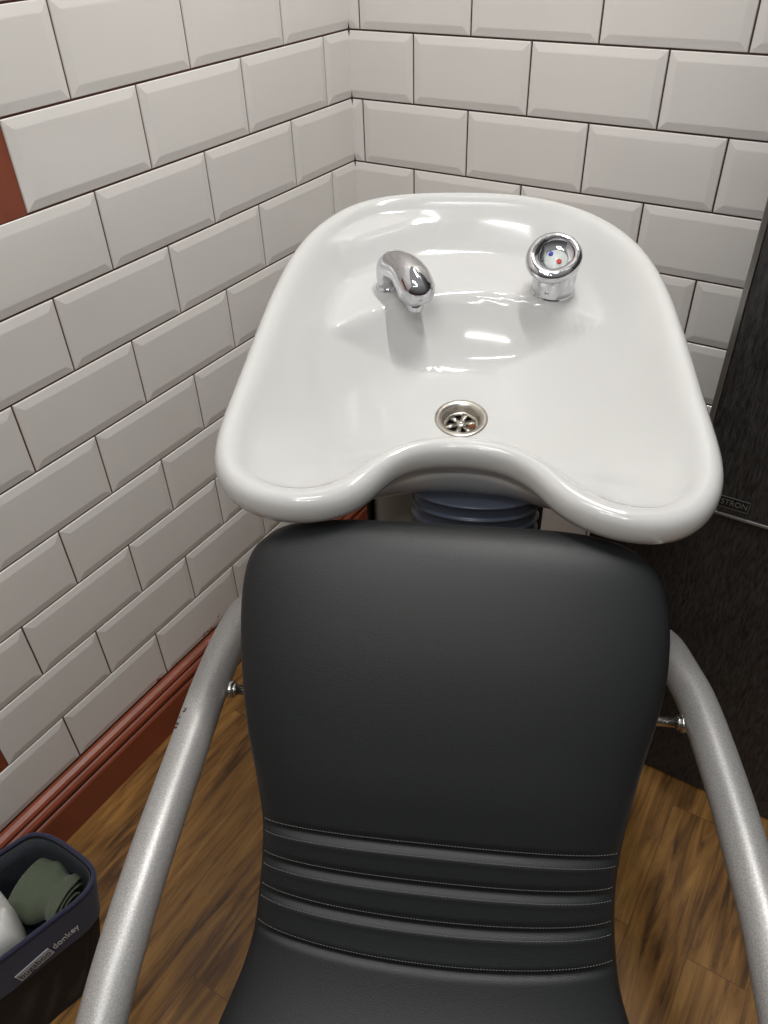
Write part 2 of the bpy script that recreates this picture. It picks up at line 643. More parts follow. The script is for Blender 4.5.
# ------------------------------------------------------------------ shampoo basin
PB = (0.5857, -0.688, 0.770)
basin = thing('shampoo_basin', 'white ceramic hairdresser basin with neck cut-out, in the tiled corner above the chair', 'basin',
              PB, (R(12), 0, R(27)))
OUT = [(-0.032, 0.554), (-0.103, 0.549), (-0.157, 0.530), (-0.192, 0.498), (-0.219, 0.450), (-0.237, 0.391), (-0.249, 0.307), (-0.255, 0.229),
       (-0.260, 0.149), (-0.264, 0.085), (-0.2635, 0.040), (-0.254, 0.006), (-0.234, -0.023), (-0.2, -0.041), (-0.155, -0.045), (-0.118, -0.034),
       (-0.095, -0.011), (-0.077, 0.016), (-0.053, 0.033), (-0.018, 0.038), (0.004, 0.0375), (0.034, 0.031), (0.061, 0.013), (0.080, -0.013),
       (0.101, -0.036), (0.132, -0.051), (0.172, -0.057), (0.205, -0.048), (0.230, -0.026), (0.246, 0.012), (0.2505, 0.052), (0.248, 0.124),
       (0.2455, 0.205), (0.240, 0.305), (0.226, 0.388), (0.201, 0.450), (0.158, 0.503), (0.096, 0.538), (0.034, 0.552)]
OUT = [(x, y - 0.011 * min(1, max(0, (y - 0.30) / 0.2)) + (0.006 if y < -0.015 else 0.002)) for x, y in OUT]
OUT = list(reversed(OUT))       # anticlockwise
NP = 192
dense = [(p.x, p.y) for p in catmull([(x, y, 0) for x, y in OUT], 24, closed=True)]
dense = np.array(dense)
seg = np.linalg.norm(np.roll(dense, -1, 0) - dense, axis=1)
cum = np.concatenate([[0], np.cumsum(seg)])
tt = np.linspace(0, cum[-1], NP, endpoint=False)
ext = np.vstack([dense, dense[:1]])
ol = np.stack([np.interp(tt, cum, ext[:, 0]), np.interp(tt, cum, ext[:, 1])], 1)
for _ in range(3):
    ol = 0.5 * ol + 0.25 * (np.roll(ol, 1, 0) + np.roll(ol, -1, 0))
tan = np.roll(ol, -1, 0) - np.roll(ol, 1, 0)
tan /= np.linalg.norm(tan, axis=1)[:, None]
inw = np.stack([-tan[:, 1], tan[:, 0]], 1)
if ((ol + inw * 0.01 - ol.mean(0)) ** 2).sum() > ((ol - ol.mean(0)) ** 2).sum():
    inw = -inw
DEP, DC, DR = 0.125, np.array([-0.007, 0.214]), 0.0315
MR = 34


def relaxed(outer, inner, rings, iters=900):
    s = np.linspace(0, 1, rings)[:, None, None]
    G_ = outer[None] * (1 - s) + inner[None] * s
    for _ in range(iters):
        G_[1:-1] = 0.25 * (G_[:-2] + G_[2:] + np.roll(G_, 1, 1)[1:-1] + np.roll(G_, -1, 1)[1:-1])
    return G_


ang = np.arctan2(ol[:, 1] - DC[1], ol[:, 0] - DC[0])
# equal spacing round the waste hole, aligned with the outline
a0 = ang[np.argmax(ol[:, 1])]
k0 = int(np.argmax(ol[:, 1]))
dirn = 1 if np.cross(ol[1] - ol[0], inw[0]) > 0 else -1
circ = np.array([[DC[0] + DR * math.cos(a0 + dirn * 2 * math.pi * (k - k0) / NP), DC[1] + DR * math.sin(a0 + dirn * 2 * math.pi * (k - k0) / NP)] for k in range(NP)])
RIN = 0.0335
inner_rim = ol + inw * RIN
for _ in range(9):
    inner_rim = 0.5 * inner_rim + 0.25 * (np.roll(inner_rim, 1, 0) + np.roll(inner_rim, -1, 0))
GR = relaxed(inner_rim, circ, MR)
HR0 = -0.0150


def smax(a, b, k):
    h = np.clip(0.5 + 0.5 * (a - b) / k, 0, 1)
    return b * (1 - h) + a * h + k * h * (1 - h)


def bowl_h(u, v, s):
    rear = np.clip((v - 0.30) / 0.12, 0, 1)
    h = HR0 - (DEP + HR0) * (1 - (1 - s) ** (2.3 + 1.8 * rear))
    vedge = 0.375 - 2.55 * (u - 0.005) ** 2
    vback = 0.464 - 2.3 * (u - 0.005) ** 2
    wall = -0.052 + 0.80 * (v - vback)
    dd = np.clip(vedge - v, 0, 0.12)
    ledge = -0.052 - 1.30 * dd + 4.6 * dd * dd
    ledge = smax(ledge, np.where(v > vedge, wall, -1.0), 0.004)
    fade = np.clip((v - 0.20) / 0.10, 0, 1)
    ledge = ledge - (1 - fade) * 0.12
    ledge = np.minimum(ledge, HR0)
    return smax(h, ledge, 0.006)


rim_prof = [(0.024, -0.035), (0.014, -0.036), (0.0060, -0.034), (0.0014, -0.029), (0.0, -0.022), (0.0005, -0.0145), (0.0028, -0.0075), (0.0068, -0.0026), (0.0120, -0.0002),
            (0.0165, -0.0006), (0.0210, -0.0028), (0.0255, -0.0064), (0.0298, -0.0108)]
rings = []
svals = np.linspace(0, 1, MR)
EXTM = 12
outd = -inw
# exterior first (bottom centre -> lip), then rim, then the interior
for i in range(MR - 1, 1, -1):
    s = svals[i]
    uv = GR[i] + outd * 0.016 * (1 - s) ** 1.5
    h = bowl_h(GR[i][:, 0], GR[i][:, 1], s) - 0.019 - 0.016 * min(1, s * 3)
    if s < 0.2:
        h = np.minimum(h, -0.034)
    rings.append([Vector((uv[k, 0], uv[k, 1], float(np.atleast_1d(h)[k]))) for k in range(NP)])
for d, h in rim_prof:
    uv = ol + inw * d
    for _ in range(int(round(8 * d / RIN))):
        uv = 0.5 * uv + 0.25 * (np.roll(uv, 1, 0) + np.roll(uv, -1, 0))
    rings.append([Vector((uv[k, 0], uv[k, 1], h)) for k in range(NP)])
for i in range(MR):
    h = bowl_h(GR[i][:, 0], GR[i][:, 1], svals[i])
    rings.append([Vector((GR[i][k, 0], GR[i][k, 1], float(h[k]))) for k in range(NP)])
bm = bmesh.new()
add_loft(bm, rings, True, False)
bowl = obj('bowl', bm, M_ceramic, basin)

# drain
dpos = Vector((DC[0], DC[1], -DEP))
bm = bmesh.new()
add_lathe(bm, [(0.0330, -0.0035), (0.0335, 0.0006), (0.0322, 0.0018), (0.0290, 0.0016), (0.0245, 0.0000), (0.0232, -0.0030), (0.0228, -0.0120),
               (0.0222, -0.0125), (0.0222, -0.0180), (0.0300, -0.0180)], dpos, seg=56, cap=False)
drain = obj('drain', bm, M_steel, basin)
bm = bmesh.new()
add_lathe(bm, [(0.0224, -0.0165), (0.0001, -0.0165)], dpos, seg=40, cap=False)
obj('drain_pipe_mouth', bm, M_dark, drain)
bm = bmesh.new()
add_lathe(bm, [(0.0228, -0.0118), (0.0228, -0.0098), (0.0195, -0.0095), (0.0180, -0.0118)], dpos, seg=48, cap=False)
add_lathe(bm, [(0.0062, -0.0125), (0.0062, -0.0090), (0.0040, -0.0078), (0.0001, -0.0076)], dpos, seg=24)
for k in range(6):
    w = 2 * math.pi * k / 6 + 0.25
    d = Vector((math.cos(w), math.sin(w), 0))
    sd = Vector((-d.y, d.x, 0))
    a, b = dpos + d * 0.005, dpos + d * 0.0205
    q = [a - sd * .0022, a + sd * .0022, b + sd * .0045, b - sd * .0045]
    add_loft(bm, [[p + Vector((0, 0, z)) for p in q] for z in (-0.0122, -0.0096)])
strainer = obj('strainer', bm, M_steel, drain)
bm = bmesh.new()
add_lathe(bm, [(0.0020, -0.0082), (0.0026, -0.0070), (0.0022, -0.0064), (0.0001, -0.0062)], dpos, seg=20)
obj('screw', bm, M_chrome, strainer)
bm = bmesh.new()
rr = random.Random(2)
for (dx, dy) in [(0.0135, -0.001), (0.0115, -0.0085), (0.0155, 0.005)]:
    ring = []
    for j in range(12):
        w = 2 * math.pi * j / 12
        q = 0.0052 * rr.uniform(.7, 1.15)
        ring.append(dpos + Vector((dx + math.cos(w) * q, dy + math.sin(w) * q, -0.0128)))
    add_loft(bm, [ring, [p + Vector((0, 0, 0.0020)) for p in ring]])
obj('rust_deposit', bm, M_rust, strainer, label='orange-brown rust in the strainer holes')

# spout (local basin coordinates u, v, h)
HD = -0.052
bm = bmesh.new()
add_lathe(bm, [(0.0165, HD - 0.003), (0.0168, HD + 0.001), (0.0155, HD + 0.0035), (0.0118, HD + 0.005), (0.0110, HD + 0.011), (0.0001, HD + 0.011)], (-0.109, 0.388, 0), (0.0, 0.0, 1))
spout_base = obj('spout', bm, M_chrome, basin, label='chrome filling spout, left of the tap')
path = catmull([(x + 0.009 * f_, y - 0.008 * f_, z) for f_, x, y, z in [(0, -0.109, 0.388, HD + 0.004), (0, -0.110, 0.388, HD + 0.020), (.5, -0.107, 0.386, HD + 0.036),
                (1, -0.095, 0.372, HD + 0.042), (1, -0.083, 0.352, HD + 0.040), (1, -0.076, 0.338, HD + 0.032), (1, -0.073, 0.331, HD + 0.024)]], 10)
rad_c = [0.0135, 0.0145, 0.0185, 0.0215, 0.0240, 0.0240, 0.0175]
rad = []
for i in range(len(path)):
    f = i / (len(path) - 1) * 6
    k = min(int(f), 5)
    rad.append(rad_c[k] + (rad_c[k + 1] - rad_c[k]) * (f - k))
# round the nose
tip = path[-1]
dr = (path[-1] - path[-2]).normalized()
for k in range(1, 6):
    w = k / 5 * math.pi / 2
    path.append(tip + dr * 0.006 * math.sin(w))
    rad.append(0.0170 * math.cos(w) * 0.93 + 0.0012)
bm = bmesh.new()
add_tube(bm, path, rad, seg=36)
obj('spout_body', bm, M_chrome, spout_base)
bm = bmesh.new()
add_lathe(bm, [(0.0105, 0.0), (0.0108, 0.010), (0.0098, 0.0135), (0.0085, 0.0135), (0.0080, 0.008), (0.0001, 0.008)],
          (-0.0700, 0.3310, HD + 0.0195), Vector((0.03, -0.12, -1)))
obj('aerator', bm, M_chrome, spout_base)

# mixer tap
kc = Vector((0.107, 0.384, HD))
bm = bmesh.new()
add_lathe(bm, [(0.0285, -0.003), (0.0288, 0.0012), (0.0275, 0.0022), (0.0275, 0.0040), (0.0280, 0.0290), (0.0272, 0.0300), (0.0284, 0.0310), (0.0284, 0.0335), (0.0255, 0.0365), (0.0001, 0.0365)], kc, seg=56)
tap = obj('mixer_tap', bm, M_chrome, basin, label='chrome mixer tap with loop lever, right of the spout')
# lever: thick tilted oval loop sitting on the body with a curved wedge under it
ax = Vector((-0.05, -0.42, 1)).normalized()
e1 = Vector((1, 0.10, 0)).normalized()
e1 = (e1 - ax * e1.dot(ax)).normalized()
e2 = ax.cross(e1)
lc = kc + Vector((-0.002, -0.006, 0.055))
bm = bmesh.new()
SG, RG = 64, 20
rings = []
for i in range(SG):
    w = 2 * math.pi * i / SG
    # egg-shaped loop, pointed towards the front-left
    ph = w - R(228)
    rx = 0.0265 + 0.0065 * max(0, math.cos(ph)) ** 2
    cdir = e1 * math.cos(w) + e2 * math.sin(w)
    c = lc + cdir * rx
    tr = 0.0072 + 0.0026 * math.cos(ph)
    ring = []
    for j in range(RG):
        a = 2 * math.pi * j / RG
        ring.append(c + cdir * math.cos(a) * tr + ax * math.sin(a) * tr * 0.95)
    rings.append(ring)
rings.append(rings[0])
vr = [[bm.verts.new(p) for p in ring] for ring in rings[:-1]]
for i in range(SG):
    for j in range(RG):
        bm.faces.new((vr[i][j], vr[i][(j + 1) % RG], vr[(i + 1) % SG][(j + 1) % RG], vr[(i + 1) % SG][j]))
# skirt from the loop down to the body
SK = []
for k in range(7):
    f = k / 6
    ring = []
    for i in range(SG):
        w = 2 * math.pi * i / SG
        ph = w - R(228)
        rx = 0.0300 + 0.0065 * max(0, math.cos(ph)) ** 2
        top = lc + (e1 * math.cos(w) + e2 * math.sin(w)) * rx
        bot = kc + Vector((math.cos(w), math.sin(w), 0)) * 0.0284 + Vector((0, 0, 0.0335))
        # match azimuth in the same basis
        bot = kc + (Vector((e1.x, e1.y, 0)).normalized() * math.cos(w) + Vector((e2.x, e2.y, 0)).normalized() * math.sin(w)) * 0.0284 + Vector((0, 0, 0.0335))
        ring.append(top.lerp(bot, f) + (bot - lc).normalized() * 0.002 * math.sin(f * math.pi))
    SK.append(ring)
add_loft(bm, SK, False, True)
lever = obj('lever', bm, M_chrome, tap)
bm = bmesh.new()
dish = []
for (r_, h_) in [(0.0290, -0.001), (0.0225, -0.0075), (0.0185, -0.0105), (0.0150, -0.0112), (0.0147, -0.0085), (0.0135, -0.0070), (0.0001, -0.0055)]:
    dish.append((r_, h_))
add_lathe(bm, dish[:4], lc, ax, seg=48, cap=False)
obj('lever_dish', bm, M_chrome, lever)
bm = bmesh.new()
add_lathe(bm, dish[3:], lc - e2 * 0.002, ax, seg=40)
cap_o = obj('index_cap', bm, M_cap, lever, label='pale cap with red and blue dots')
bm = bmesh.new()
add_lathe(bm, [(0.0034, -0.0068), (0.0034, -0.0052), (0.0001, -0.0050)], lc - e2 * 0.0065 + e1 * 0.003, ax, seg=20)
obj('red_dot', bm, M_red, lever, label='red hot-water dot')
bm = bmesh.new()
add_lathe(bm, [(0.0030, -0.0068), (0.0030, -0.0052), (0.0001, -0.0050)], lc + e2 * 0.0060 - e1 * 0.006, ax, seg=20)
obj('blue_dot', bm, M_blue, lever, label='blue cold-water dot')

# ------------------------------------------------------------------ pedestal under the basin
YAW = R(25)
PC = Vector((0.5857, -0.688, 0))


def floor_empty(name, label, cat, loc=(0, 0)):
    X = PC + Matrix.Rotation(YAW, 3, 'Z') @ Vector((loc[0], loc[1], 0))
    return thing(name, label, cat, X, (0, 0, YAW))


ped = floor_empty('basin_pedestal', 'grey pedestal carrying the white basin, behind the chair backrest', 'pedestal')


def superring(cx, cy, hx, hy, z, p=4.0, n=48):
    out = []
    for k in range(n):
        w = 2 * math.pi * k / n
        c, s = math.cos(w), math.sin(w)
        out.append(Vector((cx + hx * math.copysign(abs(c) ** (2 / p), c), cy + hy * math.copysign(abs(s) ** (2 / p), s), z)))
    return out


bm = bmesh.new()
add_loft(bm, [superring(-0.02, 0.275, hx, hy, z, 6) for hx, hy, z in [(0.150, 0.12, 0.0), (0.150, 0.12, 0.02), (0.115, 0.085, 0.035), (0.112, 0.082, 0.10), (0.112, 0.082, 0.62), (0.090, 0.066, 0.652)]])
obj('column', bm, M_pedestal, ped)
for sx in (-1, 1):
    bm = bmesh.new()
    add_box(bm, (-0.02 + sx * 0.113 - 0.003, 0.200, 0.036), (-0.02 + sx * 0.113 + 0.003, 0.222, 0.625), bevel=0.001)
    obj('edge_seal', bm, M_rubber, ped, label='black edge strip')
bm = bmesh.new()
pf = [(0.050, 0.42)]
z = 0.425
while z < 0.675:
    pf += [(0.0700, z), (0.0700, z + 0.0120), (0.0735, z + 0.0130), (0.0745, z + 0.0145), (0.0735, z + 0.0160), (0.0700, z + 0.0168)]
    z += 0.0170
pf += [(0.05, z)]
rg = []
for r_, z_ in pf:
    rg.append([Vector((0.008 + r_ * math.cos(2 * math.pi * k / 64), 0.112 + r_ * math.sin(2 * math.pi * k / 64),
                       z_ - 0.36 * r_ * math.sin(2 * math.pi * k / 64))) for k in range(64)])
add_loft(bm, rg)
obj('corrugated_collar', bm, M_bellow, ped, label='blue-grey ribbed waste collar')

# ------------------------------------------------------------------ chair
chair = floor_empty('shampoo_chair', 'black padded shampoo chair with silver tube arms, in front of the white basin', 'chair')
# (centre u, half width, v, z) along the shell from the head edge down to the seat front
ROWS = [(-0.016, 0.130, 0.000, 0.703), (-0.016, 0.158, -0.008, 0.703), (-0.015, 0.178, -0.018, 0.7025), (-0.015, 0.190, -0.030, 0.6995), (-0.014, 0.198, -0.040, 0.697),
        (-0.013, 0.204, -0.056, 0.686), (-0.011, 0.207, -0.080, 0.664), (-0.010, 0.205, -0.109, 0.634), (-0.011, 0.199, -0.136, 0.603),
        (-0.013, 0.190, -0.163, 0.570), (-0.012, 0.180, -0.190, 0.536), (-0.011, 0.173, -0.213, 0.503), (-0.012, 0.171, -0.236, 0.472),
        (-0.012, 0.172, -0.258, 0.445), (-0.011, 0.175, -0.283, 0.418), (-0.011, 0.179, -0.301, 0.404), (-0.010, 0.187, -0.324, 0.389),
        (-0.009, 0.199, -0.356, 0.374), (-0.008, 0.212, -0.40, 0.362), (-0.008, 0.224, -0.46, 0.358), (-0.008, 0.228, -0.53, 0.362),
        (-0.008, 0.226, -0.60, 0.366), (-0.008, 0.215, -0.66, 0.360), (-0.008, 0.190, -0.695, 0.345), (-0.008, 0.15, -0.708, 0.333)]
rows = np.array(ROWS)
arc = np.concatenate([[0], np.cumsum(np.linalg.norm(np.diff(rows[:, 2:], axis=0), axis=1))])
# smooth resample
SM = 300
cm = catmull([(r[2], r[3], r[1]) for r in ROWS], 16)
cm = np.array([list(p) for p in cm])
ca = np.concatenate([[0], np.cumsum(np.linalg.norm(np.diff(cm[:, :2], axis=0), axis=1))])
SL = ca[-1]
sv = np.linspace(0, SL, SM)
pv = np.interp(sv, ca, cm[:, 0])
pz = np.interp(sv, ca, cm[:, 1])
pw = np.interp(sv, ca, cm[:, 2])
pc = np.interp(sv, arc * SL / arc[-1], rows[:, 0])
for _ in range(25):
    for arr in (pv, pz, pc):
        arr[1:-1] = 0.5 * arr[1:-1] + 0.25 * (arr[2:] + arr[:-2])
tv, tz = np.gradient(pv), np.gradient(pz)
ln = np.hypot(tv, tz)
nv, nz = tz / ln, -tv / ln           # normal towards the sitter (forward/up)
nv, nz = np.where(nz < 0, -nv, nv), np.abs(nz)
TH_ = 0.028


def s_of_row(i):
    d = (pv - ROWS[i][2]) ** 2 + (pz - ROWS[i][3]) ** 2
    return sv[int(np.argmin(d))]


def s_near(v, zz):
    d = (pv - v) ** 2 + (pz - zz) ** 2
    return sv[int(np.argmin(d))]


SEAMS = [(s_near(-0.219, 0.494) - 0.008, 0.002), (s_near(-0.238, 0.469) - 0.007, 0.006), (s_near(-0.258, 0.445) - 0.004, 0.012), (s_near(-0.282, 0.419) - 0.006, 0.020)]


def seam_s(k, t):
    return SEAMS[k][0] + SEAMS[k][1] * (1 - t * t)


def groove(s, t):
    g = 0.0
    for k in range(4):
        d = s - seam_s(k, t)
        g += 0.0040 * math.exp(-(d / 0.0042) ** 2)
        if k < 3:
            g += -0.0004 * math.exp(-((d - 0.0085) / 0.0028) ** 2) + 0.0022 * math.exp(-((d + 0.007) / 0.002) ** 2) * 0.35
    s0, s3 = seam_s(0, t), seam_s(3, t)
    if s0 < s < s3:
        g -= 0.0010
    return g


def shell(s, t, side=1, lift=0.0):
    i = min(max(s / SL * (SM - 1), 0), SM - 1.001)
    k = int(i)
    f = i - k

    def L(a):
        return a[k] * (1 - f) + a[k + 1] * f
    v_, z_, w_, c_, n1, n2 = L(pv), L(pz), L(pw), L(pc), L(nv), L(nz)
    th = TH_
    # rounded ends
    e = 0.035
    if s < e:
        th *= math.sqrt(max(0.0, 1 - (1 - s / e) ** 2)) * 0.96 + 0.04
    if s > SL - e:
        th *= math.sqrt(max(0.0, 1 - (1 - (SL - s) / e) ** 2)) * 0.96 + 0.04
    at = min(abs(t), 1.0)
    y = th * (1 - at ** 3.6) ** (1 / 2.6)
    if side > 0:
        y -= groove(s, t) * (1 - at ** 8) if at < 1 else 0
        y += lift
    else:
        y = -y * 0.8
    return Vector((c_ + w_ * t, v_ + n1 * y, z_ + n2 * y))


bm = bmesh.new()
NT = 44
ts = [math.sin(math.pi / 2 * (2 * k / NT - 1)) for k in range(NT + 1)]
NS = 420
ringsS = []
for i in range(NS + 1):
    f = i / NS
    s = f * SL
    top = [shell(s, t, 1) for t in ts]
    bot = [shell(s, t, -1) for t in reversed(ts[1:-1])]
    ringsS.append(top + bot)
add_loft(bm, ringsS)
pad = obj('seat_shell', bm, M_leather, chair, label='black leatherette backrest running down into the seat')

for k in range(4):
    bm = bmesh.new()
    nst = 118
    offs = (-0.0052,) if k == 3 else (-0.0055, 0.0068)
    for oi, of in enumerate(offs):
        for q in range(nst):
            t0 = -0.975 + 1.95 * q / nst
            t1 = t0 + 1.95 / nst * 0.62
            a = shell(seam_s(k, t0) + of, t0, 1, 0.0002)
            b = shell(seam_s(k, t1) + of, t1, 1, 0.0002)
            add_tube(bm, [a, (a + b) / 2 + Vector((0, 0, 0.0001)), b], [0.00022, 0.0004, 0.00022], seg=5)
    obj('stitching', bm, M_thread, pad, label='grey stitching along a cross seam')

# side tube frames: floor - up behind - arm - down to the floor in front
def arm(pts, name_label):
    bm = bmesh.new()
    add_tube(bm, catmull(pts, 14), 0.0228, seg=36)
    return obj('arm_tube', bm, M_silver, chair, label=name_label)


aL = arm([(-0.303, 0.215, 0.012), (-0.303, 0.215, 0.15), (-0.303, 0.213, 0.29), (-0.303, 0.193, 0.370), (-0.303, 0.135, 0.422), (-0.303, 0.06, 0.447), (-0.303, -0.033, 0.4555), (-0.303, -0.13, 0.4525),
          (-0.303, -0.235, 0.449), (-0.303, -0.311, 0.440), (-0.303, -0.380, 0.423), (-0.303, -0.47, 0.385), (-0.303, -0.56, 0.30), (-0.303, -0.62, 0.16), (-0.303, -0.64, 0.012)],
         'left silver hammered-paint tube arm with scuffs')
aR = arm([(0.262, 0.205, 0.012), (0.262, 0.205, 0.15), (0.262, 0.203, 0.29), (0.264, 0.185, 0.362), (0.268, 0.13, 0.416), (0.275, 0.06, 0.442), (0.284, 0.001, 0.450), (0.294, -0.103, 0.450),
          (0.299, -0.205, 0.449), (0.301, -0.262, 0.445), (0.302, -0.370, 0.425), (0.303, -0.47, 0.385), (0.303, -0.56, 0.30), (0.303, -0.62, 0.16), (0.303, -0.64, 0.012)],
         'right silver hammered-paint tube arm')
# rubber feet
for tube_o, xs in ((aL, -0.303), (aR, None)):
    for yy in (0.215 if xs is not None else 0.205, -0.64):
        x = xs if xs is not None else (0.262 if yy > 0 else 0.303)
        bm = bmesh.new()
        add_lathe(bm, [(0.0235, 0.0), (0.026, 0.003), (0.026, 0.012), (0.0245, 0.03), (0.0230, 0.032)], (x, yy, 0), seg=32)
        obj('rubber_foot', bm, M_rubber, tube_o)
# scuffs on the left tube
bm = bmesh.new()
rs = random.Random(11)
for q in range(9):
    v0 = 0.0 + rs.uniform(-0.045, 0.0) - 0.055
    a = R(rs.uniform(35, 75))
    c = Vector((-0.303 - 0.0229 * math.cos(a), v0, 0.4545 + 0.0229 * math.sin(a)))
    nrm = Vector((-math.cos(a), 0, math.sin(a)))
    t1 = Vector((0, 1, 0))
    t2 = nrm.cross(t1)
    ring = []
    r0 = rs.uniform(0.0009, 0.0022)
    for j in range(7):
        w = 2 * math.pi * j / 7
        r1 = r0 * rs.uniform(.5, 1.2)
        ring.append(c + t1 * math.cos(w) * r1 + t2 * math.sin(w) * r1 * 1.3)
    add_loft(bm, [[p - nrm * 0.0008 for p in ring], [p + nrm * 0.0003 for p in ring]])
obj('scuff', bm, plain('bare_metal_scuff', (0.07, 0.05, 0.04), 0.8), aL, label='dark chipped paint')
# pivot bolts between the tubes and the backrest
for sx, uo, ui, vv, zz in ((-1, -0.2790, -0.16, -0.022, 0.447), (1, 0.2640, 0.13, -0.012, 0.440)):
    bm = bmesh.new()
    add_lathe(bm, [(0.0062, 0.0), (0.0062, abs(uo - ui))], (uo, vv, zz), (-sx, 0, 0), seg=28)
    add_lathe(bm, [(0.0108, -0.008), (0.0110, -0.001), (0.0110, 0.002), (0.0100, 0.0035), (0.0062, 0.004)], (uo, vv, zz), (-sx, 0, 0), seg=28)
    bo = obj('pivot_bolt', bm, M_bolt, chair, label='bright pivot bolt')
    bm = bmesh.new()
    add_lathe(bm, [(0.0085, 0.0035), (0.0090, 0.0042), (0.0090, 0.0060), (0.0084, 0.0068), (0.0062, 0.0070)], (uo, vv, zz), (-sx, 0, 0), seg=6)
    obj('nut', bm, M_bolt, bo)
# hidden under-frame that carries the shell between the tubes
bm = bmesh.new()
add_tube(bm, [(-0.30, -0.50, 0.300), (0, -0.50, 0.295), (0.30, -0.50, 0.300)], 0.014, seg=20)
add_tube(bm, [(-0.14, -0.02, 0.447), (0, -0.06, 0.45), (0.14, -0.02, 0.447)], 0.012, seg=20)
add_tube(bm, catmull([(0, -0.06, 0.45), (0, -0.16, 0.40), (0, -0.26, 0.33), (0, -0.36, 0.30), (0, -0.50, 0.30)], 8), 0.014, seg=20)
obj('under_frame', bm, M_rubber, chair)

# ------------------------------------------------------------------ storage basket bottom left
bag = thing('storage_basket', 'open navy fabric storage basket on the floor by the red skirting', 'basket', (0.185, -1.035, 0), (0, 0, R(-17)))


def bag_ring(z, hx, y_end, y_far=-0.27, cx=0.0, inset=0.0, n=30):
    hx -= inset
    y_end -= inset
    y_far += inset
    ry = 0.050
    skew = 0.30
    pts = [(cx + hx * 0.5, y_far), (cx + hx * 0.9, y_far + 0.004), (cx + hx, y_far + 0.03)]
    for k in range(1, 8):
        pts.append((cx + hx + 0.004 * math.sin(math.pi * k / 8), y_far + 0.03 + (y_end - ry - y_far - 0.03) * k / 8))
    for k in range(n + 1):
        w = math.pi * k / n
        c, s_ = math.cos(w), math.sin(w)
        c2 = math.copysign(abs(c) ** 0.6, c)
        s2 = abs(s_) ** 0.7
        pts.append((cx + hx * c2, y_end - ry + ry * s2 + skew * hx * c2 * s2))
    for k in range(7, -1, -1):
        pts.append((cx - hx, y_far + 0.03 + (y_end - ry - y_far - 0.03) * k / 8))
    pts += [(cx - hx * 0.9, y_far + 0.004), (cx - hx * 0.5, y_far)]
    return [Vector((x, y, z)) for x, y in pts]


def bag_dims(z):
    f = min(1, z / 0.215)
    return 0.058 + 0.008 * f, -0.045 + 0.060 * f ** 0.6


def bag_cx(z):
    return 0.004 - 0.004 * z / 0.215


def bag_shell(bm, z0, z1, off_out, off_in, n=8):
    outer, innr = [], []
    for k in range(n + 1):
        z = z0 + (z1 - z0) * k / n
        hx, ye = bag_dims(z)
        outer.append(bag_ring(z, hx, ye, cx=bag_cx(z), inset=-off_out))
        innr.append(bag_ring(z, hx, ye, cx=bag_cx(z), inset=off_in))
    add_loft(bm, outer + list(reversed(innr)) + [outer[0]], False, False)


bm = bmesh.new()
bag_shell(bm, 0.006, 0.213, 0.0, 0.003)
add_loft(bm, [bag_ring(0.0, *bag_dims(0), cx=0.004), bag_ring(0.006, *bag_dims(0.006), cx=0.004)])
obj('net_body', bm, M_net, bag, label='black net lower body')
bm = bmesh.new()
bag_shell(bm, 0.142, 0.218, 0.0016, -0.0002)
hx, ye = bag_dims(0.218)
rim = bag_ring(0.218, hx, ye, cx=0.0, inset=0.0)
add_tube(bm, rim, 0.0028, seg=10)
band = obj('top_band', bm, M_navy, bag, label='navy top band')
bm = bmesh.new()
bag_shell(bm, 0.010, 0.214, -0.0034, 0.0052)
obj('lining', bm, M_lining, bag, label='dark slate inner lining')

# writing on the band: pale label, then the second word on the fabric
def side_matrix(y, z, lift):
    # text runs along +y on the right side, facing +x, climbing slightly
    x = bag_cx(z) + bag_dims(z)[0] + 0.0054 + lift
    return Matrix.Translation((x, y, z)) @ Matrix(((0, 0, 1, 0), (1, 0, 0, 0), (0, 1, 0, 0), (0, 0, 0, 1))) @ Matrix.Rotation(R(12), 4, 'Z')


bm = bmesh.new()
add_box(bm, (0, -0.009, -0.0008), (0.047, 0.009, 0.0008), bevel=0.0004)
bmesh.ops.transform(bm, matrix=side_matrix(-0.108, 0.158, 0.0006), verts=bm.verts)
lab = obj('label', bm, M_label, bag, smooth=False, label='pale rectangular label with dark lettering')
text_obj('lettering', 'bugaboo', 0.0165, M_print_dark, side_matrix(-0.1055, 0.1585, 0.0016), lab, width=0.042)
text_obj('lettering', 'donkey', 0.0165, M_print, side_matrix(-0.0590, 0.1690, 0.0004), band, width=0.037, label='pale printed word beside the label')

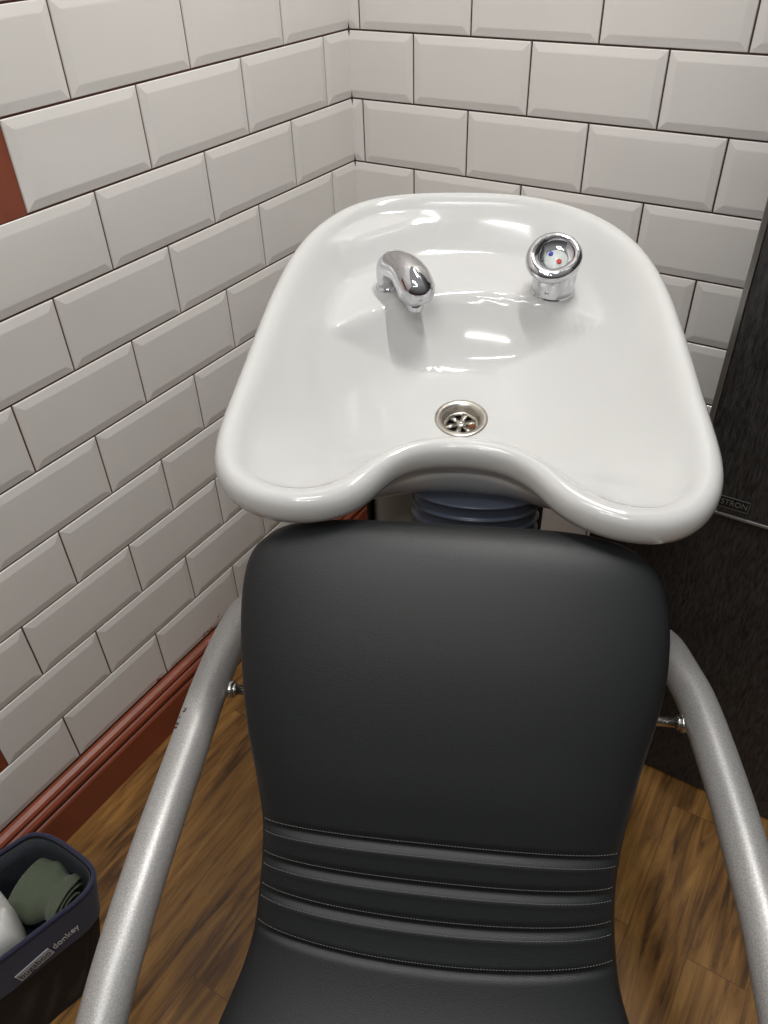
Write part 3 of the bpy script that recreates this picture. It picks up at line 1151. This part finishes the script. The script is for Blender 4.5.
# clothes in the basket
def cloth_sheet(name, cx, cy, hx, hy, z0, amp, seed, m, rot=0.0, folds=()):
    rs = np.random.RandomState(seed)
    nx, ny = 60, 60
    ph = rs.uniform(0, 6.28, (7,))
    fr = rs.uniform(1.0, 3.2, (7, 2)) * np.where(rs.rand(7, 2) > 0.5, 1, -1)
    bm = bmesh.new()
    ring_top, ring_bot = [], []
    V = []
    for side in (0, 1):
        g = []
        for i in range(nx + 1):
            row = []
            for j in range(ny + 1):
                a, b = i / nx * 2 - 1, j / ny * 2 - 1
                # rounded-square footprint
                x = a * math.sqrt(1 - b * b * 0.28)
                y = b * math.sqrt(1 - a * a * 0.28)
                hgt = sum(math.sin(fr[q][0] * a * 2.4 + fr[q][1] * b * 2.4 + ph[q]) for q in range(7)) / 7
                rr_ = max(abs(a), abs(b))
                z = z0 + amp * hgt * 1.6 + 0.030 * math.sqrt(max(0, 1 - rr_ ** 4))
                for (fx, fy, fo, fs) in folds:
                    d = x * fx + y * fy - fo
                    z += fs / (1 + math.exp(-d / 0.035))
                if side:
                    z = z0 - 0.030 - 0.01 * (1 - rr_ ** 4)
                    if rr_ >= 0.999:
                        pass
                X = Vector((x * hx, y * hy, 0))
                X = Matrix.Rotation(rot, 3, 'Z') @ X
                row.append(bm.verts.new((cx + X.x - 0, cy + X.y, z)))
            g.append(row)
        V.append(g)
    for side in (0, 1):
        g = V[side]
        for i in range(nx):
            for j in range(ny):
                bm.faces.new((g[i][j], g[i + 1][j], g[i + 1][j + 1], g[i][j + 1]))
    T, B = V
    for i in range(nx):
        bm.faces.new((T[i][0], T[i + 1][0], B[i + 1][0], B[i][0]))
        bm.faces.new((T[i][ny], T[i + 1][ny], B[i + 1][ny], B[i][ny]))
        bm.faces.new((T[0][i], T[0][i + 1], B[0][i + 1], B[0][i]))
        bm.faces.new((T[nx][i], T[nx][i + 1], B[nx][i + 1], B[nx][i]))
    return obj(name, bm, m)


LM = Matrix.Translation((0.185, -1.035, 0)) @ Matrix.Rotation(R(-17), 4, 'Z')
# green garment: a loosely rolled sheet lying across the basket
def rolled(name, origin, yaw, length, m):
    bm = bmesh.new()
    ringsR = []
    NSP = 90
    NL = 34
    for a in range(NL + 1):
        f = a / NL
        ring = []
        wob = 0.004 * math.sin(f * 7.0) + 0.003 * math.sin(f * 15 + 1)
        for k in range(NSP + 1):
            g = k / NSP
            w = g * 2.35 * 2 * math.pi + 0.9 + 0.25 * math.sin(f * 3)
            r = 0.009 + 0.024 * g + 0.0025 * math.sin(w * 2.0 + f * 6) + wob * g
            ring.append((r * math.cos(w) * 1.25, r * math.sin(w) * 0.80))
        ringsR.append((f, ring))
    out, inn = [], []
    th = 0.0028
    for f, ring in ringsR:
        o_, i_ = [], []
        for k, (x, z) in enumerate(ring):
            k2, k1 = min(k + 1, NSP), max(k - 1, 0)
            tx, tz_ = ring[k2][0] - ring[k1][0], ring[k2][1] - ring[k1][1]
            l_ = math.hypot(tx, tz_) or 1
            nx_, nz_ = -tz_ / l_, tx / l_
            o_.append(Vector((x + nx_ * th / 2, (f - 0.5) * length, z + nz_ * th / 2)))
            i_.append(Vector((x - nx_ * th / 2, (f - 0.5) * length, z - nz_ * th / 2)))
        out.append(o_ + list(reversed(i_)))
    add_loft(bm, out, True, True)
    bmesh.ops.transform(bm, matrix=Matrix.Translation(origin) @ Matrix.Rotation(yaw, 4, 'Z'), verts=bm.verts)
    return obj(name, bm, m)


g = rolled('folded_garment', LM @ Vector((-0.004, -0.036, 0.160)), R(-17 - 60), 0.072, M_green)
tag(g, 'olive green garment rolled up inside the navy basket', 'clothing')
pw_ = LM @ Vector((0.0, -0.130, 0))
w = cloth_sheet('crumpled_cloth', pw_.x, pw_.y, 0.050, 0.052, 0.170, 0.014, 5, M_whitecloth, R(-17), folds=((0.6, 0.8, 0.1, 0.012), (-0.5, 0.8, -0.2, 0.010)))
tag(w, 'white crumpled cloth in the navy basket next to the olive garment', 'cloth')
pw_ = LM @ Vector((0.0, -0.140, 0))
u_ = cloth_sheet('dark_cloth', pw_.x, pw_.y, 0.050, 0.105, 0.104, 0.003, 9, M_lining, R(-17))
tag(u_, 'dark cloth at the bottom of the navy basket beneath the other clothes', 'cloth')
